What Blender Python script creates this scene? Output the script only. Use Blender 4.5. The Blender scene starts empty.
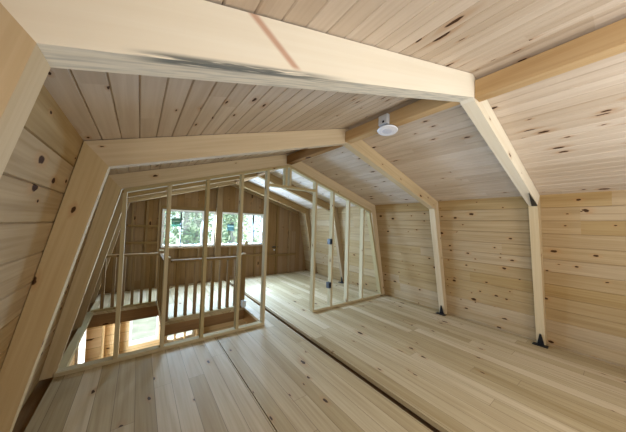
import bpy, math, random
from mathutils import Vector, Matrix
random.seed(7)
S = bpy.context.scene
COL = S.collection

# ------------------------------------------------------------------ camera
YAW, PITCH, ROLL = math.radians(36.6176), math.radians(2.0992), math.radians(1.68)
F_PX = 232.922
CAM = Vector((-1.882, 0.0, 1.5))
fw = Vector((math.sin(YAW)*math.cos(PITCH), math.cos(YAW)*math.cos(PITCH), math.sin(PITCH)))
rt = Vector((math.cos(YAW), -math.sin(YAW), 0))
up = rt.cross(fw)
r2 = rt*math.cos(ROLL) + up*math.sin(ROLL)
u2 = up*math.cos(ROLL) - rt*math.sin(ROLL)
cd = bpy.data.cameras.new('camera')
cam = bpy.data.objects.new('camera', cd)
COL.objects.link(cam)
cd.sensor_fit = 'HORIZONTAL'; cd.sensor_width = 36.0
cd.lens = F_PX*36.0/626.0
cd.clip_start = 0.02; cd.clip_end = 300
m = Matrix((r2, u2, -fw)).transposed().to_4x4()
m.translation = CAM
cam.matrix_world = m
S.camera = cam

# ------------------------------------------------------------------ world, lights, exposure
W = bpy.data.worlds.new('sky'); S.world = W; W.use_nodes = True
bg = W.node_tree.nodes['Background']
bg.inputs['Color'].default_value = (0.76, 0.92, 1.0, 1)
bg.inputs['Strength'].default_value = 2.3
S.view_settings.view_transform = 'Standard'
S.view_settings.look = 'None'
S.view_settings.gamma = 1
S.view_settings.use_curve_mapping = False
S.view_settings.exposure = -0.2

def area(name, loc, direction, sx, sy, watts, color):
    d = bpy.data.lights.new(name, 'AREA'); d.shape = 'RECTANGLE'; d.size = sx; d.size_y = sy
    d.energy = watts; d.color = color
    o = bpy.data.objects.new(name, d); COL.objects.link(o); o.location = loc
    o.rotation_euler = Vector(direction).to_track_quat('-Z', 'Y').to_euler()
    return o
# daylight entering through the windows (each light lies in a window opening)
area('near_window_daylight', (0.25, -1.46, 1.5), (0.15, 1, 0.25), 1.3, 0.9, 46, (1.0, 0.97, 0.92))
area('side_window_daylight', (-2.345, -0.85, 1.22), (1, 0.12, 0.1), 0.85, 0.85, 48, (1.0, 0.97, 0.93))
area('far_window_daylight', (-0.89, 6.32, 1.31), (0, -1, -0.3), 1.1, 0.75, 260, (0.46, 0.68, 1.0))
area('far_window_daylight', (0.39, 6.32, 1.31), (0, -1, -0.3), 1.1, 0.75, 260, (0.46, 0.68, 1.0))
area('lower_window_daylight', (-2.72, 5.6, -0.85), (1, 0, -0.1), 0.75, 1.2, 75, (1.0, 0.97, 0.92))
area('lower_window_daylight', (-1.4, 6.34, -0.85), (0, -1, -0.1), 1.1, 0.6, 50, (1.0, 0.97, 0.92))
sd = bpy.data.lights.new('sun', 'SUN'); sd.energy = 8.0; sd.angle = 0.02; sd.color = (1, 0.95, 0.85)
sun = bpy.data.objects.new('sun', sd); COL.objects.link(sun)
sun.rotation_euler = Vector((-0.45, 0.5, -1.0)).to_track_quat('-Z', 'Y').to_euler()

# ------------------------------------------------------------------ materials
def new_mat(name):
    mt = bpy.data.materials.new(name); mt.use_nodes = True
    nt = mt.node_tree; nt.nodes.clear()
    out = nt.nodes.new('ShaderNodeOutputMaterial')
    b = nt.nodes.new('ShaderNodeBsdfPrincipled')
    nt.links.new(b.outputs[0], out.inputs[0])
    return mt, nt, b

def plain(name, col, rough=0.6, metal=0.0, noise=0.12, scale=30):
    mt, nt, b = new_mat(name)
    n = nt.nodes.new('ShaderNodeTexNoise'); n.inputs['Scale'].default_value = scale
    tc = nt.nodes.new('ShaderNodeTexCoord'); nt.links.new(tc.outputs['Object'], n.inputs['Vector'])
    mx = nt.nodes.new('ShaderNodeMix'); mx.data_type = 'RGBA'
    mx.inputs[6].default_value = tuple(c*(1-noise) for c in col)+(1,)
    mx.inputs[7].default_value = tuple(min(1, c*(1+noise)) for c in col)+(1,)
    nt.links.new(n.outputs[0], mx.inputs[0]); nt.links.new(mx.outputs[2], b.inputs['Base Color'])
    b.inputs['Roughness'].default_value = rough; b.inputs['Metallic'].default_value = metal
    return mt

def wood(name, base, dark, board=None, seg=None, seam=0.0, vary=0.14, knots=0.5, ksize=1.0,
         rough=0.9, stain=False, grain=0.5, kcells=(4.2, 1.7), spec=0.02):
    """pine: UV u runs across the grain, v along it, both in metres"""
    mt, nt, b = new_mat(name)
    L = nt.links.new
    def node(t, **kw):
        n = nt.nodes.new(t)
        for k, v in kw.items(): setattr(n, k, v)
        return n
    def val(x, sock):
        if isinstance(x, (int, float)): sock.default_value = x
        else: L(x, sock)
    def M(op, a, b_=0.0, c=0.0, clamp=False):
        n = node('ShaderNodeMath', operation=op); n.use_clamp = clamp
        val(a, n.inputs[0]); val(b_, n.inputs[1]); val(c, n.inputs[2])
        return n.outputs[0]
    def V(x, y, z=0.0):
        n = node('ShaderNodeCombineXYZ'); val(x, n.inputs[0]); val(y, n.inputs[1]); val(z, n.inputs[2])
        return n.outputs[0]
    def mixc(f, a, c, blend='MIX'):
        n = node('ShaderNodeMix', data_type='RGBA', blend_type=blend)
        val(f, n.inputs[0])
        for x, s in ((a, n.inputs[6]), (c, n.inputs[7])):
            if isinstance(x, tuple): s.default_value = x+(1,)
            else: L(x, s)
        return n.outputs[2]
    def ramp(x, lo, hi, smooth=True):
        n = node('ShaderNodeMapRange', interpolation_type='SMOOTHSTEP' if smooth else 'LINEAR')
        val(x, n.inputs[0]); val(lo, n.inputs[1]); val(hi, n.inputs[2])
        return n.outputs[0]
    uv = node('ShaderNodeUVMap'); sep = node('ShaderNodeSeparateXYZ'); L(uv.outputs[0], sep.inputs[0])
    u, v = sep.outputs[0], sep.outputs[1]
    oi = node('ShaderNodeObjectInfo'); rnd = oi.outputs['Random']
    seamf = None
    if board:
        ub = M('DIVIDE', u, board); i = M('FLOOR', ub)
        w1 = node('ShaderNodeTexWhiteNoise', noise_dimensions='1D'); L(M('ADD', i, 0.37), w1.inputs['W'])
        sl = seg or 3.6
        vb = M('ADD', M('DIVIDE', v, sl), w1.outputs['Value']); j = M('FLOOR', vb)
        w2 = node('ShaderNodeTexWhiteNoise', noise_dimensions='2D'); L(V(i, j), w2.inputs['Vector'])
        tone = w2.outputs['Value']; shift = M('MULTIPLY', tone, 43.0)
        if seam > 0:
            fu = M('ABSOLUTE', M('SUBTRACT', M('FRACT', ub), 0.5))
            s1 = ramp(fu, 0.5-seam/board, 0.5-0.25*seam/board)
            seamf = s1
            if seg:
                fv = M('ABSOLUTE', M('SUBTRACT', M('FRACT', vb), 0.5))
                s2 = ramp(fv, 0.5-0.7*seam/sl, 0.5-0.2*seam/sl)
                seamf = M('MAXIMUM', s1, s2)
    else:
        w2 = node('ShaderNodeTexWhiteNoise', noise_dimensions='1D'); L(M('MULTIPLY', rnd, 91.0), w2.inputs['W'])
        tone = w2.outputs['Value']; shift = M('MULTIPLY', rnd, 57.0)
    # knots
    vo = node('ShaderNodeTexVoronoi', voronoi_dimensions='2D'); vo.inputs['Scale'].default_value = 1.0
    wob = node('ShaderNodeTexNoise'); wob.inputs['Scale'].default_value = 30.0
    L(V(u, v, shift), wob.inputs['Vector'])
    L(V(M('ADD', M('MULTIPLY', u, kcells[0]), M('MULTIPLY', wob.outputs[0], 0.12)),
        M('ADD', M('MULTIPLY', v, kcells[1]), shift)), vo.inputs['Vector'])
    csep = node('ShaderNodeSeparateColor'); L(vo.outputs['Color'], csep.inputs[0])
    cl = node('ShaderNodeTexNoise'); cl.inputs['Scale'].default_value = 1.3; cl.inputs['Detail'].default_value = 1
    L(V(u, M('MULTIPLY', v, 0.6), M('MULTIPLY', rnd, 77.0)), cl.inputs['Vector'])
    present = M('GREATER_THAN', csep.outputs[0], M('SUBTRACT', 1.0, M('MULTIPLY', ramp(cl.outputs[0], 0.33, 0.66), knots*1.7)))
    rad = M('MULTIPLY', M('MULTIPLY_ADD', M('POWER', csep.outputs[1], 2.0), 0.085, 0.035), ksize)
    dist = vo.outputs['Distance']
    kn = M('MULTIPLY', M('SUBTRACT', 1.0, ramp(dist, M('MULTIPLY', rad, 0.75), M('MULTIPLY', rad, 1.1))), present)
    halo = M('MULTIPLY', M('SUBTRACT', 1.0, ramp(dist, rad, M('MULTIPLY', rad, 3.2))), present)
    # grain
    bend = M('MULTIPLY', halo, 0.012)
    n1 = node('ShaderNodeTexNoise'); n1.inputs['Detail'].default_value = 4; n1.inputs['Scale'].default_value = 1.0
    L(V(M('MULTIPLY', M('ADD', u, bend), 70.0), M('MULTIPLY', v, 1.6), shift), n1.inputs['Vector'])
    n2 = node('ShaderNodeTexNoise'); n2.inputs['Detail'].default_value = 2; n2.inputs['Scale'].default_value = 1.0
    n2.inputs['Distortion'].default_value = 0.7
    L(V(M('MULTIPLY', M('ADD', u, bend), 16.0), M('MULTIPLY', v, 0.8), M('ADD', shift, 9.0)), n2.inputs['Vector'])
    g = M('ADD', M('MULTIPLY', ramp(n1.outputs[0], 0.35, 0.7), 0.45), M('MULTIPLY', ramp(n2.outputs[0], 0.35, 0.68), 0.55))
    col = mixc(M('MULTIPLY', g, grain), base, dark)
    # board to board tone: some pale, some honey
    tn = node('ShaderNodeMapRange'); L(tone, tn.inputs[0]); tn.inputs[3].default_value = 1-vary; tn.inputs[4].default_value = 1+vary*0.75
    hsv = node('ShaderNodeHueSaturation'); L(col, hsv.inputs['Color']); L(tn.outputs[0], hsv.inputs['Value'])
    sat = node('ShaderNodeMapRange'); L(tone, sat.inputs[0]); sat.inputs[3].default_value = 1.12; sat.inputs[4].default_value = 0.88
    L(sat.outputs[0], hsv.inputs['Saturation'])
    col = hsv.outputs[0]
    col = mixc(M('MULTIPLY', halo, 0.36), col, (0.42, 0.22, 0.09))
    col = mixc(M('MULTIPLY', kn, 0.95), col, (0.045, 0.018, 0.008))
    if stain:
        sn = node('ShaderNodeTexNoise'); sn.inputs['Scale'].default_value = 1.0; sn.inputs['Detail'].default_value = 5
        L(V(M('MULTIPLY', u, 110.0), M('MULTIPLY', v, 6.0), 3.0), sn.inputs['Vector'])
        sb = node('ShaderNodeTexNoise'); sb.inputs['Scale'].default_value = 1.0
        L(V(M('MULTIPLY', v, 2.3), 4.0, 1.0), sb.inputs['Vector'])
        band = M('MULTIPLY', ramp(u, -0.03, -0.012), M('SUBTRACT', 1.0, ramp(u, 0.006, 0.02)))
        along = ramp(v, 1.2, 1.65); along2 = M('SUBTRACT', 1.0, ramp(v, 1.92, 2.03))
        f = M('MULTIPLY', M('MULTIPLY', band, ramp(sn.outputs[0], 0.32, 0.5)), M('MULTIPLY', along, along2))
        col = mixc(M('MULTIPLY', f, 0.9), col, (0.10, 0.115, 0.115))
        under = M('MULTIPLY', M('SUBTRACT', 1.0, ramp(u, -0.004, 0.0)), ramp(sn.outputs[0], 0.4, 0.7))
        col = mixc(M('MULTIPLY', under, 0.55), col, (0.38, 0.38, 0.34))
        # reddish sap scar running slantwise across the face
        line = M('ABSOLUTE', M('SUBTRACT', v, M('MULTIPLY_ADD', u, 0.85, 1.53)))
        scar = M('MULTIPLY', M('SUBTRACT', 1.0, ramp(line, 0.004, 0.026)), M('MULTIPLY', ramp(u, 0.01, 0.03), ramp(sn.outputs[0], 0.05, 0.35)))
        col = mixc(M('MULTIPLY', scar, 0.62), col, (0.40, 0.13, 0.05))
    if seamf is not None:
        col = mixc(M('MULTIPLY', seamf, 0.85), col, (0.10, 0.055, 0.025))
    L(col, b.inputs['Base Color'])
    b.inputs['Roughness'].default_value = rough
    b.inputs['Specular IOR Level'].default_value = spec
    bp = node('ShaderNodeBump'); bp.inputs['Strength'].default_value = 0.12; bp.inputs['Distance'].default_value = 0.002
    L(M('SUBTRACT', g, M('MULTIPLY', seamf, 2.0)) if seamf is not None else g, bp.inputs['Height'])
    L(bp.outputs[0], b.inputs['Normal'])
    return mt

PALE = (0.76, 0.64, 0.46); HON = (0.60, 0.42, 0.22)
M_CEIL = wood('ceiling_pine', (0.63, 0.54, 0.45), (0.46, 0.36, 0.265), board=0.095, vary=0.10, knots=0.45, ksize=1.1, kcells=(8, 3.0), grain=0.55)
M_WALL = wood('wall_pine', (0.44, 0.315, 0.17), (0.29, 0.19, 0.088), board=0.165, vary=0.10, knots=0.5, ksize=1.15, kcells=(6.5, 3.6), grain=0.75)
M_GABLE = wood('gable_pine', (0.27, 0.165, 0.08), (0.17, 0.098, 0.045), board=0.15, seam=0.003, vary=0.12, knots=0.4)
M_FLOOR = wood('floor_pine', (0.54, 0.425, 0.255), (0.36, 0.255, 0.13), board=0.135, seg=2.4, seam=0.0022, vary=0.22, knots=0.45, ksize=0.75, rough=0.6, grain=0.7, spec=0.15)
M_FRAME = wood('frame_pine', (0.59, 0.465, 0.29), (0.46, 0.335, 0.185), knots=0.42, ksize=0.75, vary=0.06, grain=0.65, kcells=(6, 2.6))
M_STAIN = wood('stained_frame_pine', (0.82, 0.77, 0.655), (0.74, 0.665, 0.53), knots=0.15, ksize=0.8, vary=0.02, grain=0.45, stain=True)
M_FARF = wood('shade_browned_far_frame', (0.36, 0.25, 0.13), (0.25, 0.16, 0.08), knots=0.4, ksize=0.8, vary=0.08, grain=0.6)  # backlit shade of the far rafters put into a browner wood colour
M_PALEF = wood('pale_frame_pine', (0.82, 0.76, 0.63), (0.72, 0.63, 0.48), knots=0.35, ksize=0.7, vary=0.03, grain=0.6, kcells=(6, 2.6))
M_STUD = wood('stud_spruce', (0.49, 0.40, 0.235), (0.36, 0.27, 0.14), knots=0.3, ksize=0.7, vary=0.12, grain=0.5)
M_RIDGE = wood('ridge_pine', (0.56, 0.40, 0.23), (0.42, 0.27, 0.13), knots=0.55, ksize=1.3, vary=0.08, grain=0.6, kcells=(3.5, 1.6))
M_BEAM = wood('rough_beam', (0.33, 0.195, 0.095), (0.22, 0.125, 0.06), knots=0.4, vary=0.08, grain=0.7)
M_RAIL = wood('rail_pine', (0.27, 0.175, 0.085), (0.18, 0.11, 0.05), knots=0.3, ksize=0.7, vary=0.15, grain=0.6)
M_LOWER = wood('lower_wall_pine', (0.72, 0.55, 0.34), (0.58, 0.41, 0.22), board=0.19, seam=0.004, vary=0.1, knots=0.4)
M_WHITE = plain('white_vinyl', (0.80, 0.80, 0.80), 0.45, noise=0.03)
M_BLACK = plain('black_steel', (0.012, 0.012, 0.013), 0.5, metal=0.3)
M_GREYBOX = plain('blue_grey_plastic', (0.04, 0.042, 0.046), 0.6)
M_ZINC = plain('galvanised_steel', (0.55, 0.57, 0.60), 0.5, metal=0.2)
M_LAMP = plain('white_lamp_plastic', (0.78, 0.80, 0.88), 0.5, noise=0.02)
M_LENS = plain('lamp_lens', (0.62, 0.66, 0.78), 0.3, noise=0.02)
M_STICK = plain('green_label_paper', (0.10, 0.26, 0.17), 0.7)
M_STICK2 = plain('teal_label_paper', (0.10, 0.20, 0.20), 0.7)
M_STRIPE = plain('pale_label_print', (0.55, 0.68, 0.58), 0.7)
M_BARK = plain('bark', (0.42, 0.42, 0.42), 0.9, noise=0.3, scale=4)
M_LEAF = [plain('leaf_green', (0.46, 0.58, 0.42), 0.8, noise=0.35, scale=3), plain('leaf_light_green', (0.60, 0.68, 0.46), 0.8, noise=0.35, scale=3),
          plain('leaf_dark_green', (0.36, 0.48, 0.38), 0.8, noise=0.35, scale=3)]
M_GROUND = plain('forest_floor', (0.34, 0.35, 0.30), 0.95, noise=0.6, scale=1.5)
M_SHELL = plain('roof_shell', (0.10, 0.10, 0.10), 0.9)
def glass():
    mt = bpy.data.materials.new('window_glass'); mt.use_nodes = True
    nt = mt.node_tree; nt.nodes.clear(); L = nt.links.new
    out = nt.nodes.new('ShaderNodeOutputMaterial'); mx = nt.nodes.new('ShaderNodeMixShader')
    t = nt.nodes.new('ShaderNodeBsdfTransparent'); t.inputs[0].default_value = (0.94, 0.97, 0.97, 1)
    g = nt.nodes.new('ShaderNodeBsdfGlossy'); g.inputs['Roughness'].default_value = 0.02
    fr = nt.nodes.new('ShaderNodeFresnel'); fr.inputs[0].default_value = 1.25
    L(fr.outputs[0], mx.inputs[0]); L(t.outputs[0], mx.inputs[1]); L(g.outputs[0], mx.inputs[2]); L(mx.outputs[0], out.inputs[0])
    return mt
M_GLASS = glass()
for mt, c in ((M_STICK, (0.16, 0.34, 0.22, 1)), (M_STICK2, (0.12, 0.24, 0.24, 1)), (M_STRIPE, (0.4, 0.55, 0.45, 1))):
    nt = mt.node_tree; out = [n for n in nt.nodes if n.type == 'OUTPUT_MATERIAL'][0]; pb = [n for n in nt.nodes if n.type == 'BSDF_PRINCIPLED'][0]
    tr = nt.nodes.new('ShaderNodeBsdfTranslucent'); tr.inputs[0].default_value = c
    mx = nt.nodes.new('ShaderNodeMixShader'); mx.inputs[0].default_value = 0.25
    nt.links.new(pb.outputs[0], mx.inputs[1]); nt.links.new(tr.outputs[0], mx.inputs[2]); nt.links.new(mx.outputs[0], out.inputs[0])

# ------------------------------------------------------------------ mesh helpers
class MB:
    """collects faces (world coordinates) with wood UVs in metres"""
    def __init__(s): s.v = []; s.f = []; s.uv = []
    def face(s, pts, uvs):
        b = len(s.v); s.v += [Vector(p) for p in pts]; s.f.append(tuple(range(b, b+len(pts)))); s.uv.append(uvs)
    def solid(s, verts, faces, axis, org=None):
        """closed solid: one shared vertex list; v follows axis, u lies across it on each face"""
        axis = Vector(axis).normalized(); vs = [Vector(p) for p in verts]
        org = Vector(org) if org is not None else vs[0]
        c = sum(vs, Vector())/len(vs)
        b = len(s.v); s.v += vs
        for f in faces:
            p = [vs[i] for i in f]
            n = Vector()
            for i in range(1, len(p)-1): n += (p[i]-p[0]).cross(p[i+1]-p[0])
            fc = sum(p, Vector())/len(p)
            if n.dot(fc-c) < 0: f = f[::-1]; n = -n; p = p[::-1]
            n.normalize()
            if abs(n.dot(axis)) > 0.9:
                a = n.orthogonal().normalized(); q = n.cross(a)
                us = [((x-org).dot(a), (x-org).dot(q)*0.3) for x in p]
            else:
                a = axis.cross(n).normalized()
                us = [((x-org).dot(a), (x-org).dot(axis)) for x in p]
            s.f.append(tuple(b+i for i in f)); s.uv.append(us)
    def box(s, lo, hi, axis=None):
        x0, y0, z0 = lo; x1, y1, z1 = hi
        d = (x1-x0, y1-y0, z1-z0)
        if axis is None:
            k = d.index(max(d)); axis = [(1, 0, 0), (0, 1, 0), (0, 0, 1)][k]
        vs = [(x, y, z) for z in (z0, z1) for y in (y0, y1) for x in (x0, x1)]
        s.solid(vs, [(0, 1, 3, 2), (4, 5, 7, 6), (0, 1, 5, 4), (2, 3, 7, 6), (0, 2, 6, 4), (1, 3, 7, 5)], axis)
    def prism(s, poly, y0, y1, axis, org=None):
        """polygon in the XZ plane swept from y0 to y1"""
        n = len(poly)
        vs = [(x, y0, z) for x, z in poly]+[(x, y1, z) for x, z in poly]
        fs = [tuple(range(n)), tuple(range(n, 2*n))]+[(i, (i+1) % n, n+(i+1) % n, n+i) for i in range(n)]
        s.solid(vs, fs, axis, org)
    def prism_x(s, poly, x0, x1, axis):
        n = len(poly)
        vs = [(x0, y, z) for y, z in poly]+[(x1, y, z) for y, z in poly]
        fs = [tuple(range(n)), tuple(range(n, 2*n))]+[(i, (i+1) % n, n+(i+1) % n, n+i) for i in range(n)]
        s.solid(vs, fs, axis)
    def lathe(s, prof, c, n=28):
        """profile of (radius, z) about the vertical through c"""
        c = Vector(c)
        for i in range(n):
            a0, a1 = 2*math.pi*i/n, 2*math.pi*(i+1)/n
            for (ra, za), (rb, zb) in zip(prof, prof[1:]):
                P = lambda r, z, a: c+Vector((r*math.cos(a), r*math.sin(a), z))
                pts = [P(ra, za, a0), P(ra, za, a1), P(rb, zb, a1), P(rb, zb, a0)]
                if ra < 1e-6: pts = pts[1:]
                elif rb < 1e-6: pts = pts[:3]
                s.face(pts, [(0, 0)]*len(pts))
    def build(s, name, mat, parent=None, bevel=0.0, org=None):
        me = bpy.data.meshes.new(name)
        if parent is not None: o0 = world_loc(parent)
        else: o0 = Vector(org) if org is not None else Vector()
        off = Vector(org) if (org is not None) else o0
        me.from_pydata([p-off for p in s.v], [], s.f)
        ul = me.uv_layers.new(name='UVMap')
        for poly, us in zip(me.polygons, s.uv):
            for li, q in zip(poly.loop_indices, us): ul.data[li].uv = q
        me.materials.append(mat); me.update()
        o = bpy.data.objects.new(name, me); COL.objects.link(o)
        if parent is not None:
            o.parent = parent; o.location = off-o0
        else: o.location = off
        if bevel:
            bv = o.modifiers.new('edge', 'BEVEL'); bv.width = bevel; bv.segments = 1; bv.limit_method = 'ANGLE'
        return o

def world_loc(o):
    p = Vector(o.location)
    return p if o.parent is None else p+world_loc(o.parent)
def thing(name, label, cat, loc, group=None):
    o = bpy.data.objects.new(name, None); COL.objects.link(o); o.location = loc; o.empty_display_size = 0.1
    return tag(o, label, cat, group)
def tag(o, label, cat, group=None):
    o['label'] = label; o['category'] = cat
    if group: o['group'] = group
    return o
def struct(o): o['kind'] = 'structure'; return o
def boxpart(name, lo, hi, mat, parent=None, axis=None, bevel=0.0):
    b = MB(); b.box(lo, hi, axis); return b.build(name, mat, parent, bevel)

# ------------------------------------------------------------------ dimensions (metres); y runs along the ridge
ZR, XK, ZK, XF = 2.449, 2.05, 1.821, 2.456            # inner line of the frames: ridge, knee, foot
CR, CXK, CZK, CXF = 2.625, 2.17, 1.957, 2.56         # boarded surface behind them
Y0, YG = -1.5, 6.25
FR = [(0.648, 0.735), (1.903, 1.995), (3.218, 3.31), (4.42, 4.51), (5.68, 5.77)]
YP0, YP1 = 3.20, 3.29                                   # stud partition

def vboards(mb, p0, p1, ya, yb, w, out, groove=0.005, depth=0.008):
    """boards running along y, laid side by side from p0 to p1 (x,z), V-grooved on the room side"""
    p0, p1, out = Vector((p0[0], 0, p0[1])), Vector((p1[0], 0, p1[1])), Vector((out[0], 0, out[1])).normalized()
    d = p1-p0; ln = d.length; d.normalize()
    prof = [(0.0, 0.0)]; t = w
    while t < ln-0.02:
        prof += [(t-groove, 0), (t, depth), (t+groove, 0)]; t += w
    prof.append((ln, 0))
    P = lambda a, dd, y: p0+d*a+out*dd+Vector((0, y, 0))
    for (a, da), (c, dc) in zip(prof, prof[1:]):
        mb.face([P(a, da, ya), P(c, dc, ya), P(c, dc, yb), P(a, da, yb)], [(a, ya), (c, ya), (c, yb), (a, yb)])
    th = 0.03
    mb.face([P(0, th, ya), P(0, th, yb), P(ln, th, yb), P(ln, th, ya)], [(0, 0)]*4)
    for y in (ya, yb): mb.face([P(0, 0, y), P(ln, 0, y), P(ln, th, y), P(0, th, y)], [(0, 0)]*4)

# ------------------------------------------------------------------ setting: roof, walls, floors
SW0, SW1, SZ0, SZ1 = -1.32, -0.38, 0.76, 1.70
def wx(z): return CXK+(CZK-z)*(CXF-CXK)/(CZK+0.02)
for s, side in ((-1, 'left'), (1, 'right')):
    b = MB(); vboards(b, (0, CR), (s*CXK, CZK), Y0, YG, 0.095, (s*0.3, 1)); struct(b.build('ceiling_'+side, M_CEIL))
    b = MB()
    if s > 0: vboards(b, (s*CXK, CZK), (s*CXF, -0.02), Y0, YG, 0.165, (s, 0.2))
    else:      # window opening beside and behind the viewer
        vboards(b, (s*CXK, CZK), (s*CXF, -0.02), Y0, SW0, 0.165, (s, 0.2)); vboards(b, (s*CXK, CZK), (s*CXF, -0.02), SW1, YG, 0.165, (s, 0.2))
        vboards(b, (s*CXK, CZK), (-wx(SZ1), SZ1), SW0, SW1, 0.165, (s, 0.2)); vboards(b, (-wx(SZ0), SZ0), (s*CXF, -0.02), SW0, SW1, 0.165, (s, 0.2))
    struct(b.build('wall_'+side, M_WALL))
    # roof deck on the outside of the boards
    b = MB()
    b.prism([(0, CR+0.04), (0, CR+0.12), (s*(CXK+0.06), CZK+0.12), (s*(CXK+0.03), CZK+0.04)], Y0, YG+0.15, (0, 1, 0))
    def deck(za, zb, ya, yb):
        f = lambda z, d: s*(CXK+d+(CZK+0.04-z)*(CXF-CXK)/(CZK+0.14))
        b.prism([(f(za, 0.04), za), (f(za, 0.12), za), (f(zb, 0.12), zb), (f(zb, 0.04), zb)], ya, yb, (0, 1, 0))
    if s > 0: deck(CZK+0.08, -0.1, Y0, YG+0.15)
    else:
        deck(CZK+0.08, -0.1, Y0, SW0); deck(CZK+0.08, -0.1, SW1, YG+0.15); deck(CZK+0.08, SZ1, SW0, SW1); deck(SZ0, -0.1, SW0, SW1)
    struct(b.build('roof_'+side, M_SHELL))

def gable(name, y0, y1, holes, mat, zb=-2.6):
    xs = sorted(set([-2.66, -2.2, 0.0, 2.2, 2.66]+[h[0] for h in holes]+[h[1] for h in holes]))
    def top(x):
        a = abs(x)
        return CR+0.05-a*(CR-CZK)/CXK if a <= 2.2 else CZK+0.05-(a-2.2)*(CZK+0.05)/0.46
    b = MB()
    for x0, x1 in zip(xs, xs[1:]):
        xm = (x0+x1)/2
        hs = sorted((h[2], h[3]) for h in holes if h[0] < xm < h[1])
        z = zb
        for a, c in hs:
            b.prism([(x0, z), (x1, z), (x1, a), (x0, a)], y0, y1, (0, 0, 1), org=(0, 0, 0)); z = c
        b.prism([(x0, z), (x1, z), (x1, top(x1)), (x0, top(x0))], y0, y1, (0, 0, 1), org=(0, 0, 0))
    return struct(b.build(name, mat))
WINS = [(-1.475, -0.325, 0.885, 1.755), (-0.205, 0.98, 0.885, 1.755)]
LOW = [(-1.95, -1.42, -1.15, -0.40), (-1.30, -0.70, -1.25, -0.62)]
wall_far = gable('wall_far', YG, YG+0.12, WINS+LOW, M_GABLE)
NEARW = [(-0.45, 0.95, 1.0, 2.0)]
gable('wall_near', Y0-0.1, Y0, NEARW, M_GABLE)

# loft floor: stair opening x -2.46..-0.33; slot beside it
XS0, XS1 = -0.075, 0.02
OX0, OX1, OXM, OY0, OY1, OY2 = -2.47, -0.33, -1.53, 3.31, 4.06, 5.06
def slab(b, x0, x1, y0, y1, zt=0.0, th=0.04):
    vs = [(x, y, z) for z in (zt-th, zt) for y in (y0, y1) for x in (x0, x1)]
    b.solid(vs, [(0, 1, 3, 2), (4, 5, 7, 6), (0, 1, 5, 4), (2, 3, 7, 6), (0, 2, 6, 4), (1, 3, 7, 5)], (0, 1, 0), org=(0.045, 0, 0))
b = MB()
slab(b, XS1, 2.54, Y0, YG)
slab(b, -2.46, -1.022, Y0, OY0); slab(b, -1.014, XS0, Y0, OY0); slab(b, OX1, XS0, OY0, OY2); slab(b, OXM, OX1, OY1, OY2); slab(b, -2.46, XS0, OY2, YG)
struct(b.build('floor', M_FLOOR))
b = MB(); b.box((XS0-0.06, Y0, -0.21), (XS1+0.06, YG, -0.085), (0, 1, 0)); struct(b.build('trim_1', M_BEAM))      # beam under the slot
b = MB(); b.box((-2.60, Y0, -0.25), (-2.475, YG, -0.06), (0, 1, 0)); struct(b.build('trim_2', M_BEAM))            # wall plate at the left eave
# ceiling of the lower storey, a board under the joists
b = MB()
for x0, x1, y0, y1 in ((-0.14+0.2, 2.6, Y0, YG), (-2.47, -0.14, Y0, 3.2), (-2.47, -0.14, OY2+0.1, YG)):
    slab(b, x0, x1, y0, y1, -0.22, 0.02)
struct(b.build('ceiling_lower', M_LOWER))
b = MB(); slab(b, -2.7, 2.7, Y0, YG, -2.55, 0.1); struct(b.build('floor_lower', M_FLOOR))
# lower side walls
def sidewall(name, x0, x1, holes, mat):
    b = MB(); ys = sorted(set([Y0, YG]+[h[0] for h in holes]+[h[1] for h in holes]))
    for a, c in zip(ys, ys[1:]):
        hs = sorted((h[2], h[3]) for h in holes if h[0] < (a+c)/2 < h[1]); z = -2.6
        for p, q in hs: b.box((x0, a, z), (x1, c, p), (0, 1, 0)); z = q
        b.box((x0, a, z), (x1, c, -0.1), (0, 1, 0))
    return struct(b.build(name, mat))
LW = [(5.22, 5.95, -1.5, -0.22)]
sidewall('wall_left_lower', -2.68, -2.60, LW, M_LOWER)
sidewall('wall_right_lower', 2.60, 2.68, [], M_LOWER)
# lining of the lower far wall
b = MB()
xs = sorted({-2.6, 2.6, -1.95, -1.42, -1.30, -0.70})
for x0, x1 in zip(xs, xs[1:]):
    z = -2.55
    for h in LOW:
        if h[0] < (x0+x1)/2 < h[1]: b.box((x0, YG-0.03, z), (x1, YG, h[2]), (1, 0, 0)); z = h[3]
    b.box((x0, YG-0.03, z), (x1, YG, -0.25), (1, 0, 0))
struct(b.build('wall_far_lower', M_LOWER))

# headers round the stair opening
def header(lo, hi, n):
    b = MB(); b.box(lo, hi); return struct(b.build('trim_%d' % n, M_BEAM))
header((OX0, OY2, -0.23), (OXM, OY2+0.09, -0.042), 3)
header((OXM, OY1, -0.20), (OX1, OY1+0.09, -0.042), 4)
header((OXM, OY1+0.09, -0.23), (OXM+0.06, OY2, -0.042), 5)
header((OX1, OY0-0.1, -0.22), (OX1+0.08, OY1+0.09, -0.042), 6)
header((OX0, 3.2, -0.22), (OX1, 3.31, -0.042), 7)
b = MB(); b.box((-2.475, OY0, -0.03), (-2.40, OY2, 0.02), (0, 1, 0)); struct(b.build('trim_8', M_STUD))           # pale plank along the left edge of the opening

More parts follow.
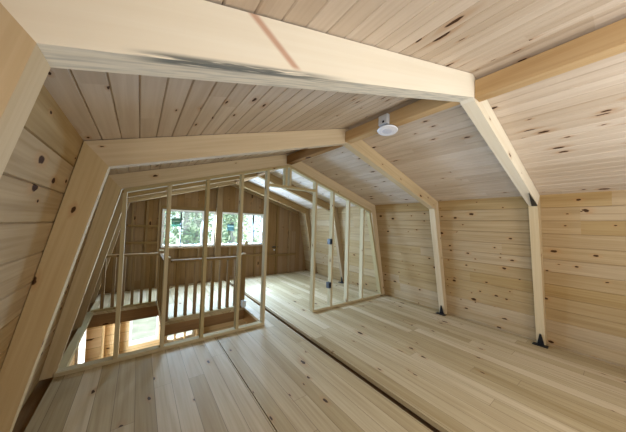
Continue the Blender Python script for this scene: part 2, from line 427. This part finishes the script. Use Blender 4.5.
# ------------------------------------------------------------------ windows
def window(n, x0, x1, z0, z1, bars, y=YG):
    f = 0.045
    b = MB()
    for lo, hi in (((x0, y-0.03, z0), (x0+f, y+0.09, z1)), ((x1-f, y-0.03, z0), (x1, y+0.09, z1)),
                   ((x0+f, y-0.03, z0), (x1-f, y+0.09, z0+f)), ((x0+f, y-0.03, z1-f), (x1-f, y+0.09, z1))): b.box(lo, hi)
    w = struct(b.build('window_%d' % n, M_WHITE, None, 0, ((x0+x1)/2, y, z0)))
    g = boxpart('glass_pane', (x0+f, y+0.045, z0+f), (x1-f, y+0.049, z1-f), M_GLASS, w)
    for xb, wd in bars:
        boxpart('sash_bar', (xb-wd/2, y+0.01, z0+f), (xb+wd/2, y+0.075, z1-f), M_WHITE if wd > 0.03 else M_GREYBOX, w)
    return w
window(1, *WINS[0], [(-1.09, 0.022), (-0.62, 0.05)])
window(2, *WINS[1], [(0.38, 0.05), (0.70, 0.024)])
window(3, *LOW[0], [])
window(4, *LOW[1], [])
# lower window in the left wall
y0, y1, z0, z1 = LW[0]
b = MB()
for lo, hi in (((-2.70, y0, z0), (-2.57, y0+0.05, z1)), ((-2.70, y1-0.05, z0), (-2.57, y1, z1)), ((-2.70, y0+0.05, z0), (-2.57, y1-0.05, z0+0.05)), ((-2.70, y0+0.05, z1-0.05), (-2.57, y1-0.05, z1))): b.box(lo, hi)
w5 = struct(b.build('window_5', M_WHITE, None, 0, (-2.64, (y0+y1)/2, z0)))
boxpart('glass_pane', (-2.645, y0+0.05, z0+0.05), (-2.64, y1-0.05, z1-0.05), M_GLASS, w5)
# window behind the viewer
x0, x1, z0, z1 = NEARW[0]
b = MB()
for lo, hi in (((x0, Y0-0.1, z0), (x0+0.05, Y0+0.02, z1)), ((x1-0.05, Y0-0.1, z0), (x1, Y0+0.02, z1)), ((x0+0.05, Y0-0.1, z0), (x1-0.05, Y0+0.02, z0+0.05)), ((x0+0.05, Y0-0.1, z1-0.05), (x1-0.05, Y0+0.02, z1))): b.box(lo, hi)
struct(b.build('window_6', M_WHITE, None, 0, ((x0+x1)/2, Y0, z0)))

# window in the left slope behind the viewer
b = MB()
for ya, yb, za, zb in ((SW0, SW0+0.04, SZ0, SZ1), (SW1-0.04, SW1, SZ0, SZ1), (SW0+0.04, SW1-0.04, SZ0, SZ0+0.04), (SW0+0.04, SW1-0.04, SZ1-0.04, SZ1)):
    b.prism([(-wx(zb)+0.015, zb), (-wx(zb)-0.10, zb), (-wx(za)-0.10, za), (-wx(za)+0.015, za)], ya, yb, (0, 1, 0) if yb-ya > 0.1 else (0, 0, 1))
struct(b.build('window_7', M_WHITE, None, 0, (-wx(SZ0), (SW0+SW1)/2, SZ0)))

# framing of the far gable
gy0, gy1 = YG-0.05, YG
for xs_ in (-2.0, -1.75, -1.53, 1.02, 1.42, 1.85):
    zt = CR-0.02-abs(xs_)*(CR-CZK)/CXK
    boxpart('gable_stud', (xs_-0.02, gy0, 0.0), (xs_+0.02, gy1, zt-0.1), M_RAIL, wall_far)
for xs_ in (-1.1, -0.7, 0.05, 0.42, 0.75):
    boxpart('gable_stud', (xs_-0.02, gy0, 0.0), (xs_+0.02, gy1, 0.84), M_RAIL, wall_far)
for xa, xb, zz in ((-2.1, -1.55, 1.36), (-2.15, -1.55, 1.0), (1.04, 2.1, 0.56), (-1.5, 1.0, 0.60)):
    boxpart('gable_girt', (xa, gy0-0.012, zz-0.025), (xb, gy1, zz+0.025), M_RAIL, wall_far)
boxpart('window_header', (-1.51, gy0, 1.765), (1.0, gy1, 1.83), M_RAIL, wall_far)
boxpart('window_sill', (-1.51, gy0-0.02, 0.845), (1.0, gy1, 0.88), M_RAIL, wall_far)
boxpart('king_post', (-0.335, gy0-0.06, 0.0), (-0.195, gy1, CR-0.16), M_RAIL, wall_far, bevel=0.004)
for s in (-1, 1):
    b = MB(); k = (CR-CZK)/CXK
    b.prism([(0, CR-0.15), (0, CR-0.005), (s*2.1, CR-0.005-2.1*k), (s*2.1, CR-0.15-2.1*k)], gy0-0.03, gy1, (s, 0, -k))
    b.build('gable_rafter', M_FARF, wall_far)

# ------------------------------------------------------------------ timber roof frames
FRAME_LABELS = ['nearest timber roof frame, grey-stained along its big left rafter',
                'second timber roof frame, crossing the ceiling just behind the round lamp',
                'third timber roof frame, directly above the open stud partition',
                'fourth timber roof frame, first one beyond the stud partition',
                'fifth timber roof frame, farthest, next to the window gable']
def bracket_plate(root, ya, yb, mid):
    # black steel foot: base plate and upright gusset on the inner face of the post
    b = MB(); b.box((XF-0.085, ya-0.03, 0.001), (XF-0.004, yb+0.03, 0.010))
    base = b.build('foot_bracket', M_BLACK, root)
    t = (XF-XK)/ZK
    ym = (ya+yb)/2
    b = MB()
    x0 = XF-0.004
    vs = [(x0-0.014, ym-0.035, 0.010), (x0-0.014, ym+0.035, 0.010), (x0-0.014-t*0.14, ym+0.008, 0.15), (x0-0.014-t*0.14, ym-0.008, 0.15)]
    vs += [(x+0.012, y, z) for x, y, z in vs]
    b.solid(vs, [(0, 1, 2, 3), (4, 5, 6, 7), (0, 1, 5, 4), (1, 2, 6, 5), (2, 3, 7, 6), (3, 0, 4, 7)], (0, 0, 1))
    b.build('gusset', M_BLACK, base)
for k, (ya, yb) in enumerate(FR):
    root = thing('timber_frame', FRAME_LABELS[k], 'roof frame', (0, (ya+yb)/2, 0), 'timber roof frames')
    for s in (-1, 1):
        top = [(0, ZR), (0, CR-0.004), (s*(CXK-0.004), CZK-0.004), (s*XK, ZK)]
        if k == 0:   # the left rafter laps past the ridge line, the right one butts against it
            j = 0.035; ct, cb = CR-0.004-j*(CR-CZK)/CXK, ZR-j*(ZR-ZK)/XK
            top = [(j, cb), (j, ct)]+(top[2:] if s > 0 else [(0, CR-0.004)]+top[2:]+[(0, ZR)])
        ax = (s*XK, 0, ZK-ZR)
        b = MB()
        b.prism(top, ya, yb, ax, org=(0, ya, ZR))
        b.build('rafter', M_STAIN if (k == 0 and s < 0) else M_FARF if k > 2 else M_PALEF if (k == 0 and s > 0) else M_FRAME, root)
        low = [(s*XK, ZK), (s*(CXK-0.004), CZK-0.004), (s*(CXF-0.006), 0.002), (s*XF, 0.002)]
        b = MB(); b.prism(low, ya, yb, (s*(XF-XK), 0, -ZK), org=(s*XK, ya, ZK))
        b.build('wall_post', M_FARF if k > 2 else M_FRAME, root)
    bracket_plate(root, ya, yb, k)
    if k in (0,):
        # black steel knee plate let into the joint of the right rafter
        b = MB(); d = Vector((XK, 0, ZK-ZR)).normalized(); n = Vector((d.z, 0, -d.x))
        K = Vector((XK, ya+0.022, ZK))
        q = [K-d*0.40+Vector((0, -0.012, 0)), K-d*0.004+Vector((0, -0.020, 0)), K-d*0.004+Vector((0, 0.034, 0))]
        vs = [p+n*0.014 for p in q]+[p-n*0.004 for p in q]
        b.solid(vs, [(0, 1, 2), (3, 4, 5), (0, 1, 4, 3), (1, 2, 5, 4), (2, 0, 3, 5)], d)
        b.build('knee_bracket', M_BLACK, root)

# ridge beams, one length between each pair of frames
RB = [(Y0+0.02, FR[0][0], 'honey-coloured ridge beam running from the nearest frame toward the viewer'),
      (FR[0][1], FR[1][0], 'rough brown ridge beam carrying the round white lamp'),
      (FR[1][1], FR[2][0], 'short dark ridge beam between lamp frame and stud partition'),
      (FR[2][1], FR[3][0], 'ridge beam just beyond the stud partition'),
      (FR[3][1], FR[4][0], 'ridge beam farthest back, near the window gable')]
for k, (ya, yb, lab) in enumerate(RB):
    b = MB(); zt = (CR-0.04, CR-0.055, CR-0.04, CR-0.03, CR-0.03)[k]
    xa = -0.045 if k else 0.03
    b.prism([(xa, 2.452), (xa+0.09, 2.452), (xa+0.09, zt), (xa, zt)], ya+0.001, yb-0.001, (0, 1, 0))
    tag(b.build('ridge_beam', M_RIDGE if k == 0 else M_BEAM if k > 1 else M_RIDGE, None, 0.003, (0, ya, 2.452)), lab, 'beam', 'ridge beams')

# ------------------------------------------------------------------ stud partition under the third frame
kk = (ZR-ZK)/XK
def zin(x): return ZR-abs(x)*kk
part = thing('stud_partition', 'open stud partition wall framed in pale lumber with a doorway gap', 'partition', (0, (YP0+YP1)/2, 0))
ZPB = 0.038
boxpart('sole_plate', (-2.46, YP0, 0.001), (-0.335, YP1, ZPB), M_STUD, part, bevel=0.002)
boxpart('sole_plate', (0.555, YP0, 0.001), (2.445, YP1, ZPB), M_STUD, part, bevel=0.002)
pt = 0.045
for s in (-1, 1):
    b = MB(); b.prism([(0, ZR-0.004), (s*(XK-0.02), zin(XK-0.02)-0.004), (s*(XK-0.02), zin(XK-0.02)-pt), (0, ZR-pt)], YP0, YP1, (s*XK, 0, -(ZR-ZK)))
    b.build('top_plate', M_STUD, part, 0.002)
yb_ = YP1
def pstud(x, w=0.038, zb=ZPB):
    zt = lambda xx: zin(xx)-pt-0.001
    b = MB(); b.prism([(x-w/2, zb), (x+w/2, zb), (x+w/2, zt(x+w/2)), (x-w/2, zt(x-w/2))], YP0, YP1, (0, 0, 1), org=(x-w/2, YP0, 0))
    return b.build('stud', M_STUD, part, 0.002)
for x in (-2.02, -1.61, -1.19, -0.745, -0.355, 0.56, 0.965, 1.38, 1.80): pstud(x)
# raked end studs against the wall posts
for s in (1,):
    b = MB(); x0, x1 = s*(XK-0.045), s*(XF-0.012)
    b.prism([(x0, zin(XK)-0.03), (x0-s*0.045, zin(XK)-0.03), (x1-s*0.045, ZPB), (x1, ZPB)], YP0, YP1, (x1-x0, 0, -1.8))
    b.build('raked_stud', M_STUD, part, 0.002)
boxpart('door_header', (-0.335, YP0, 2.065), (0.54, YP1, 2.103), M_STUD, part, bevel=0.002)
for x in (-0.045, 0.03):
    b = MB(); b.prism([(x-0.019, 2.104), (x+0.019, 2.104), (x+0.019, zin(x+0.019)-pt-0.001), (x-0.019, zin(x-0.019)-pt-0.001)], YP0, YP1, (0, 0, 1)); b.build('cripple_stud', M_STUD, part, 0.002)

# electrical boxes nailed to studs
def outlet_box(x, y, z, lab, mat=M_GREYBOX, name='electrical_box'):
    r = thing(name, lab, 'electrical box', (x, y, z), 'electrical boxes')
    w, h, d, t = 0.03, 0.05, 0.075, 0.004
    b = MB()
    b.box((x-w, y+d-t, z-h), (x+w, y+d, z+h)); b.box((x-w, y, z-h), (x-w+t, y+d-t, z+h)); b.box((x+w-t, y, z-h), (x+w, y+d-t, z+h))
    b.box((x-w+t, y, z-h), (x+w-t, y+d-t, z-h+t)); b.box((x-w+t, y, z+h-t), (x+w-t, y+d-t, z+h))
    b.build('box_body', mat, r)
    boxpart('screw_tab', (x-0.004, y+0.004, z+h-0.016), (x+0.004, y+0.02, z+h-t), mat, r)
    boxpart('screw_tab', (x-0.004, y+0.004, z-h+t), (x+0.004, y+0.02, z-h+0.016), mat, r)
    return r
outlet_box(0.965-0.019-0.031, YP0-0.012, 1.20, 'dark electrical box at switch height on stud right of doorway')
outlet_box(0.965-0.019-0.031, YP0-0.012, 0.415, 'dark electrical box near the floor on stud right of doorway')

# ------------------------------------------------------------------ stair railings
def railing(name, lab, a, c, posts, z0=0.0, ztop=0.90, sp=0.128, n0=0.1):
    a, c = Vector(a), Vector(c); d = c-a; ln = d.length; d.normalize(); q = Vector((-d.y, d.x, 0))
    r = thing(name, lab, 'railing', a, 'stair railings')
    def bar(nm, s0, s1, w, za, zb, mat, ax):
        p = [a+d*s0-q*w/2, a+d*s1-q*w/2, a+d*s1+q*w/2, a+d*s0+q*w/2]
        vs = [(x.x, x.y, za) for x in p]+[(x.x, x.y, zb) for x in p]
        b = MB(); b.solid(vs, [(0, 1, 2, 3), (4, 5, 6, 7), (0, 1, 5, 4), (1, 2, 6, 5), (2, 3, 7, 6), (3, 0, 4, 7)], ax); return b.build(nm, mat, r, 0.002)
    bar('bottom_rail', 0, ln, 0.085, z0+0.002, z0+0.04, M_STUD, d)
    bar('top_rail', 0, ln, 0.085, ztop-0.038, ztop, M_RAIL, d)
    t = n0
    while t < ln-0.03:
        bar('baluster', t-0.02, t+0.02, 0.07, z0+0.041, ztop-0.039, M_RAIL, (0, 0, 1)); t += sp
    return r
railing('stair_railing', 'stair railing along the near right edge of the stair opening', (OXM+0.06, OY1+0.05, 0), (OX1-0.075, OY1+0.05, 0), None, n0=0.09)
railing('stair_railing', 'stair railing along the far left edge of the stair opening', (OX0+0.03, OY2+0.05, 0), (OXM-0.05, OY2+0.05, 0), None, n0=0.13)
railing('stair_railing', 'short stair railing running back between the two corner posts', (OXM+0.005, OY1+0.10, 0), (OXM+0.005, OY2-0.002, 0), None, n0=0.12)
def newel(x, y, lab, h=0.93, w=0.08):
    r = thing('newel_post', lab, 'post', (x, y, 0), 'newel posts of the stair railing')
    boxpart('post_shaft', (x-w/2, y-w/2, 0.002), (x+w/2, y+w/2, h), M_RAIL, r, bevel=0.003)
    boxpart('post_cap', (x-w/2+0.004, y-w/2+0.004, h+0.001), (x+w/2-0.004, y+w/2-0.004, h+0.02), M_STUD, r)
newel(OXM+0.012, OY1+0.05, 'middle newel post where the near stair railing turns back')
newel(OXM-0.0, OY2+0.05, 'far newel post at the inner end of the far left railing')
newel(OX1-0.03, OY1+0.05, 'right-hand newel post with a pale box at its foot')
outlet_box(OX1-0.03, OY1-0.075, 0.085, 'pale grey box fixed at the foot of the right newel post', M_ZINC)
nb = bpy.data.objects['electrical_box.002']
boxpart('cover_plate', (OX1-0.03-0.036, OY1-0.0795, 0.029), (OX1-0.03+0.036, OY1-0.0755, 0.141), M_ZINC, nb)

# studs of the storey below, seen through the opening
for k, (x, lab) in enumerate(((-2.35, 'leftmost'), (-2.12, 'second'), (-1.36, 'third'), (-1.12, 'fourth'), (-0.92, 'fifth'), (-0.66, 'sixth'))):
    tag(boxpart('wall_stud', (x-0.02, YG-0.13, -2.545), (x+0.02, YG-0.04, -0.26), M_LOWER), 'bright lower-storey wall stud seen through stair opening, %s from the left' % lab, 'stud', 'studs of the lower wall')

# ------------------------------------------------------------------ lamp on the ridge beam
lp = Vector((-0.015, 1.355, 2.418))
lamp = thing('ceiling_lamp', 'round white lamp disc hanging under the ridge beam', 'lamp', lp)
b = MB(); b.lathe([(0.0, -0.004), (0.05, -0.004), (0.056, -0.007), (0.090, -0.003), (0.095, 0.004), (0.090, 0.012), (0.0, 0.014)], lp, 36); b.build('trim_ring', M_LAMP, lamp)
b = MB(); b.lathe([(0.0, -0.012), (0.040, -0.009), (0.047, -0.0045)], lp, 36); b.build('lens', M_LENS, lamp)
b = MB(); b.lathe([(0.066, 0.015), (0.066, 0.030), (0.0, 0.030)], lp, 24); b.build('lamp_can', M_BLACK, lamp)
lamp.rotation_euler = Vector((0.12, 0.07, 1)).to_track_quat('Z', 'Y').to_euler()
jb = thing('junction_box', 'galvanised metal box on ridge beam above round lamp', 'electrical box', (-0.065, 1.36, 2.46))
boxpart('box_body', (-0.085, 1.31, 2.462), (-0.0465, 1.41, 2.555), M_ZINC, jb, bevel=0.003)
boxpart('box_cover', (-0.089, 1.315, 2.467), (-0.0855, 1.405, 2.55), M_ZINC, jb)
b = MB(); b.box((-0.092, 1.34, 2.475), (-0.0895, 1.36, 2.495)); b.build('knockout', M_BLACK, jb)

# ------------------------------------------------------------------ small things at the far windows
def sticker(x0, x1, z0, z1, lab, mat):
    y = YG+0.0435
    r = thing('window_sticker', lab, 'sticker', ((x0+x1)/2, y, z0))
    boxpart('label_sheet', (x0, y-0.001, z0), (x1, y, z1), mat, r)
    h = z1-z0
    b = MB(); b.box((x0+0.015, y-0.002, z0+h*0.58), (x1-0.015, y-0.0011, z0+h*0.70)); b.build('printed_band', M_STRIPE, r)
sticker(-1.285, -1.10, 1.36, 1.55, 'green paper sticker on the left far window', M_STICK)
sticker(-0.015, 0.16, 1.27, 1.45, 'dark teal sticker on the right far window', M_STICK2)
cb = thing('carton', 'small pale carton standing on the right far window sill', 'box', (0.50, YG-0.035, 0.881))
boxpart('carton_body', (0.44, YG-0.068, 0.881), (0.53, YG-0.0305, 1.0), M_STUD, cb)
boxpart('carton_flap', (0.442, YG-0.066, 1.001), (0.528, YG-0.0325, 1.006), M_WHITE, cb)
sw = thing('outlet_bracket', 'dark flat mounting plate on far gable right of the windows', 'electrical box', (1.37, YG-0.02, 0.80))
boxpart('plate', (1.29, YG-0.03, 0.785), (1.47, YG-0.001, 0.82), M_BLACK, sw)
boxpart('tab', (1.34, YG-0.02, 0.70), (1.38, YG-0.001, 0.735), M_ZINC, sw)

# ------------------------------------------------------------------ outside: ground and trees
b = MB(); b.box((-60, 7.0, -2.85), (60, 70, -2.7)); struct(b.build('ground', M_GROUND))
def tree(x, y, h, r, kind, lab):
    t = thing('forest_tree', lab, 'tree', (x, y, -2.7), 'forest trees outside')
    b = MB(); n = 9; pts = []
    rr = random.Random(int(x*100)+int(y*10))
    lean = rr.uniform(-0.02, 0.02)
    prof = [(0.16*(1-0.75*i/8)*(h/9), -2.7+h*i/8) for i in range(9)]
    for i in range(n):
        a0, a1 = 2*math.pi*i/n, 2*math.pi*(i+1)/n
        for (ra, za), (rb, zb) in zip(prof, prof[1:]):
            P = lambda R, z, a: Vector((x+lean*(z+2.7)+R*math.cos(a), y+R*math.sin(a), z))
            b.face([P(ra, za, a0), P(ra, za, a1), P(rb, zb, a1), P(rb, zb, a0)], [(0, 0)]*4)
    b.build('trunk', M_BARK, t)
    b = MB()
    for i in range(1200):
        zz = rr.uniform(0.18, 1.0)*h; R = r*(1.05-zz/h)**0.6*math.sqrt(rr.random()); a = rr.uniform(0, 6.283)
        c = Vector((x+R*math.cos(a), y+R*math.sin(a), -2.7+zz))
        d1 = Vector((rr.gauss(0, 1), rr.gauss(0, 1), rr.gauss(0, .6))).normalized(); d2 = d1.orthogonal().normalized()
        s1 = rr.uniform(0.09, 0.2)
        b.face([c-d1*s1, c-d2*s1*0.5, c+d1*s1, c+d2*s1*0.5], [(0, 0)]*4)
    b.build('foliage', M_LEAF[kind], t)
TR = [(-3.9, 15.0, 11, 1.1, 0), (-2.2, 12.0, 10, 1.0, 1), (-1.5, 16.0, 12, 1.2, 2), (0.0, 13.0, 11, 1.0, 0), (1.3, 17.0, 12, 1.3, 1),
      (2.2, 12.6, 10, 1.0, 1), (3.6, 16.0, 11, 1.2, 0), (5.2, 13.5, 11, 1.2, 1), (7.0, 18.0, 12, 1.6, 0), (-5.8, 19.0, 12, 1.6, 1), (4.6, 21.5, 13, 1.6, 2), (-0.4, 21.0, 13, 1.6, 0)]
TR += [(-2.9, 13.6, 12, 0.7, 1), (0.7, 14.6, 12, 0.7, 2), (1.6, 11.2, 11, 0.6, 0), (-2.6, 18.0, 13, 0.9, 0), (2.9, 18.6, 13, 0.9, 1)]
TL = ['green leafy forest tree outside the windows', 'light green leafy forest tree outside the windows', 'dark green forest tree outside the windows']
for x, y, h, r, k in TR: tree(x, y, h, r, k, TL[k])
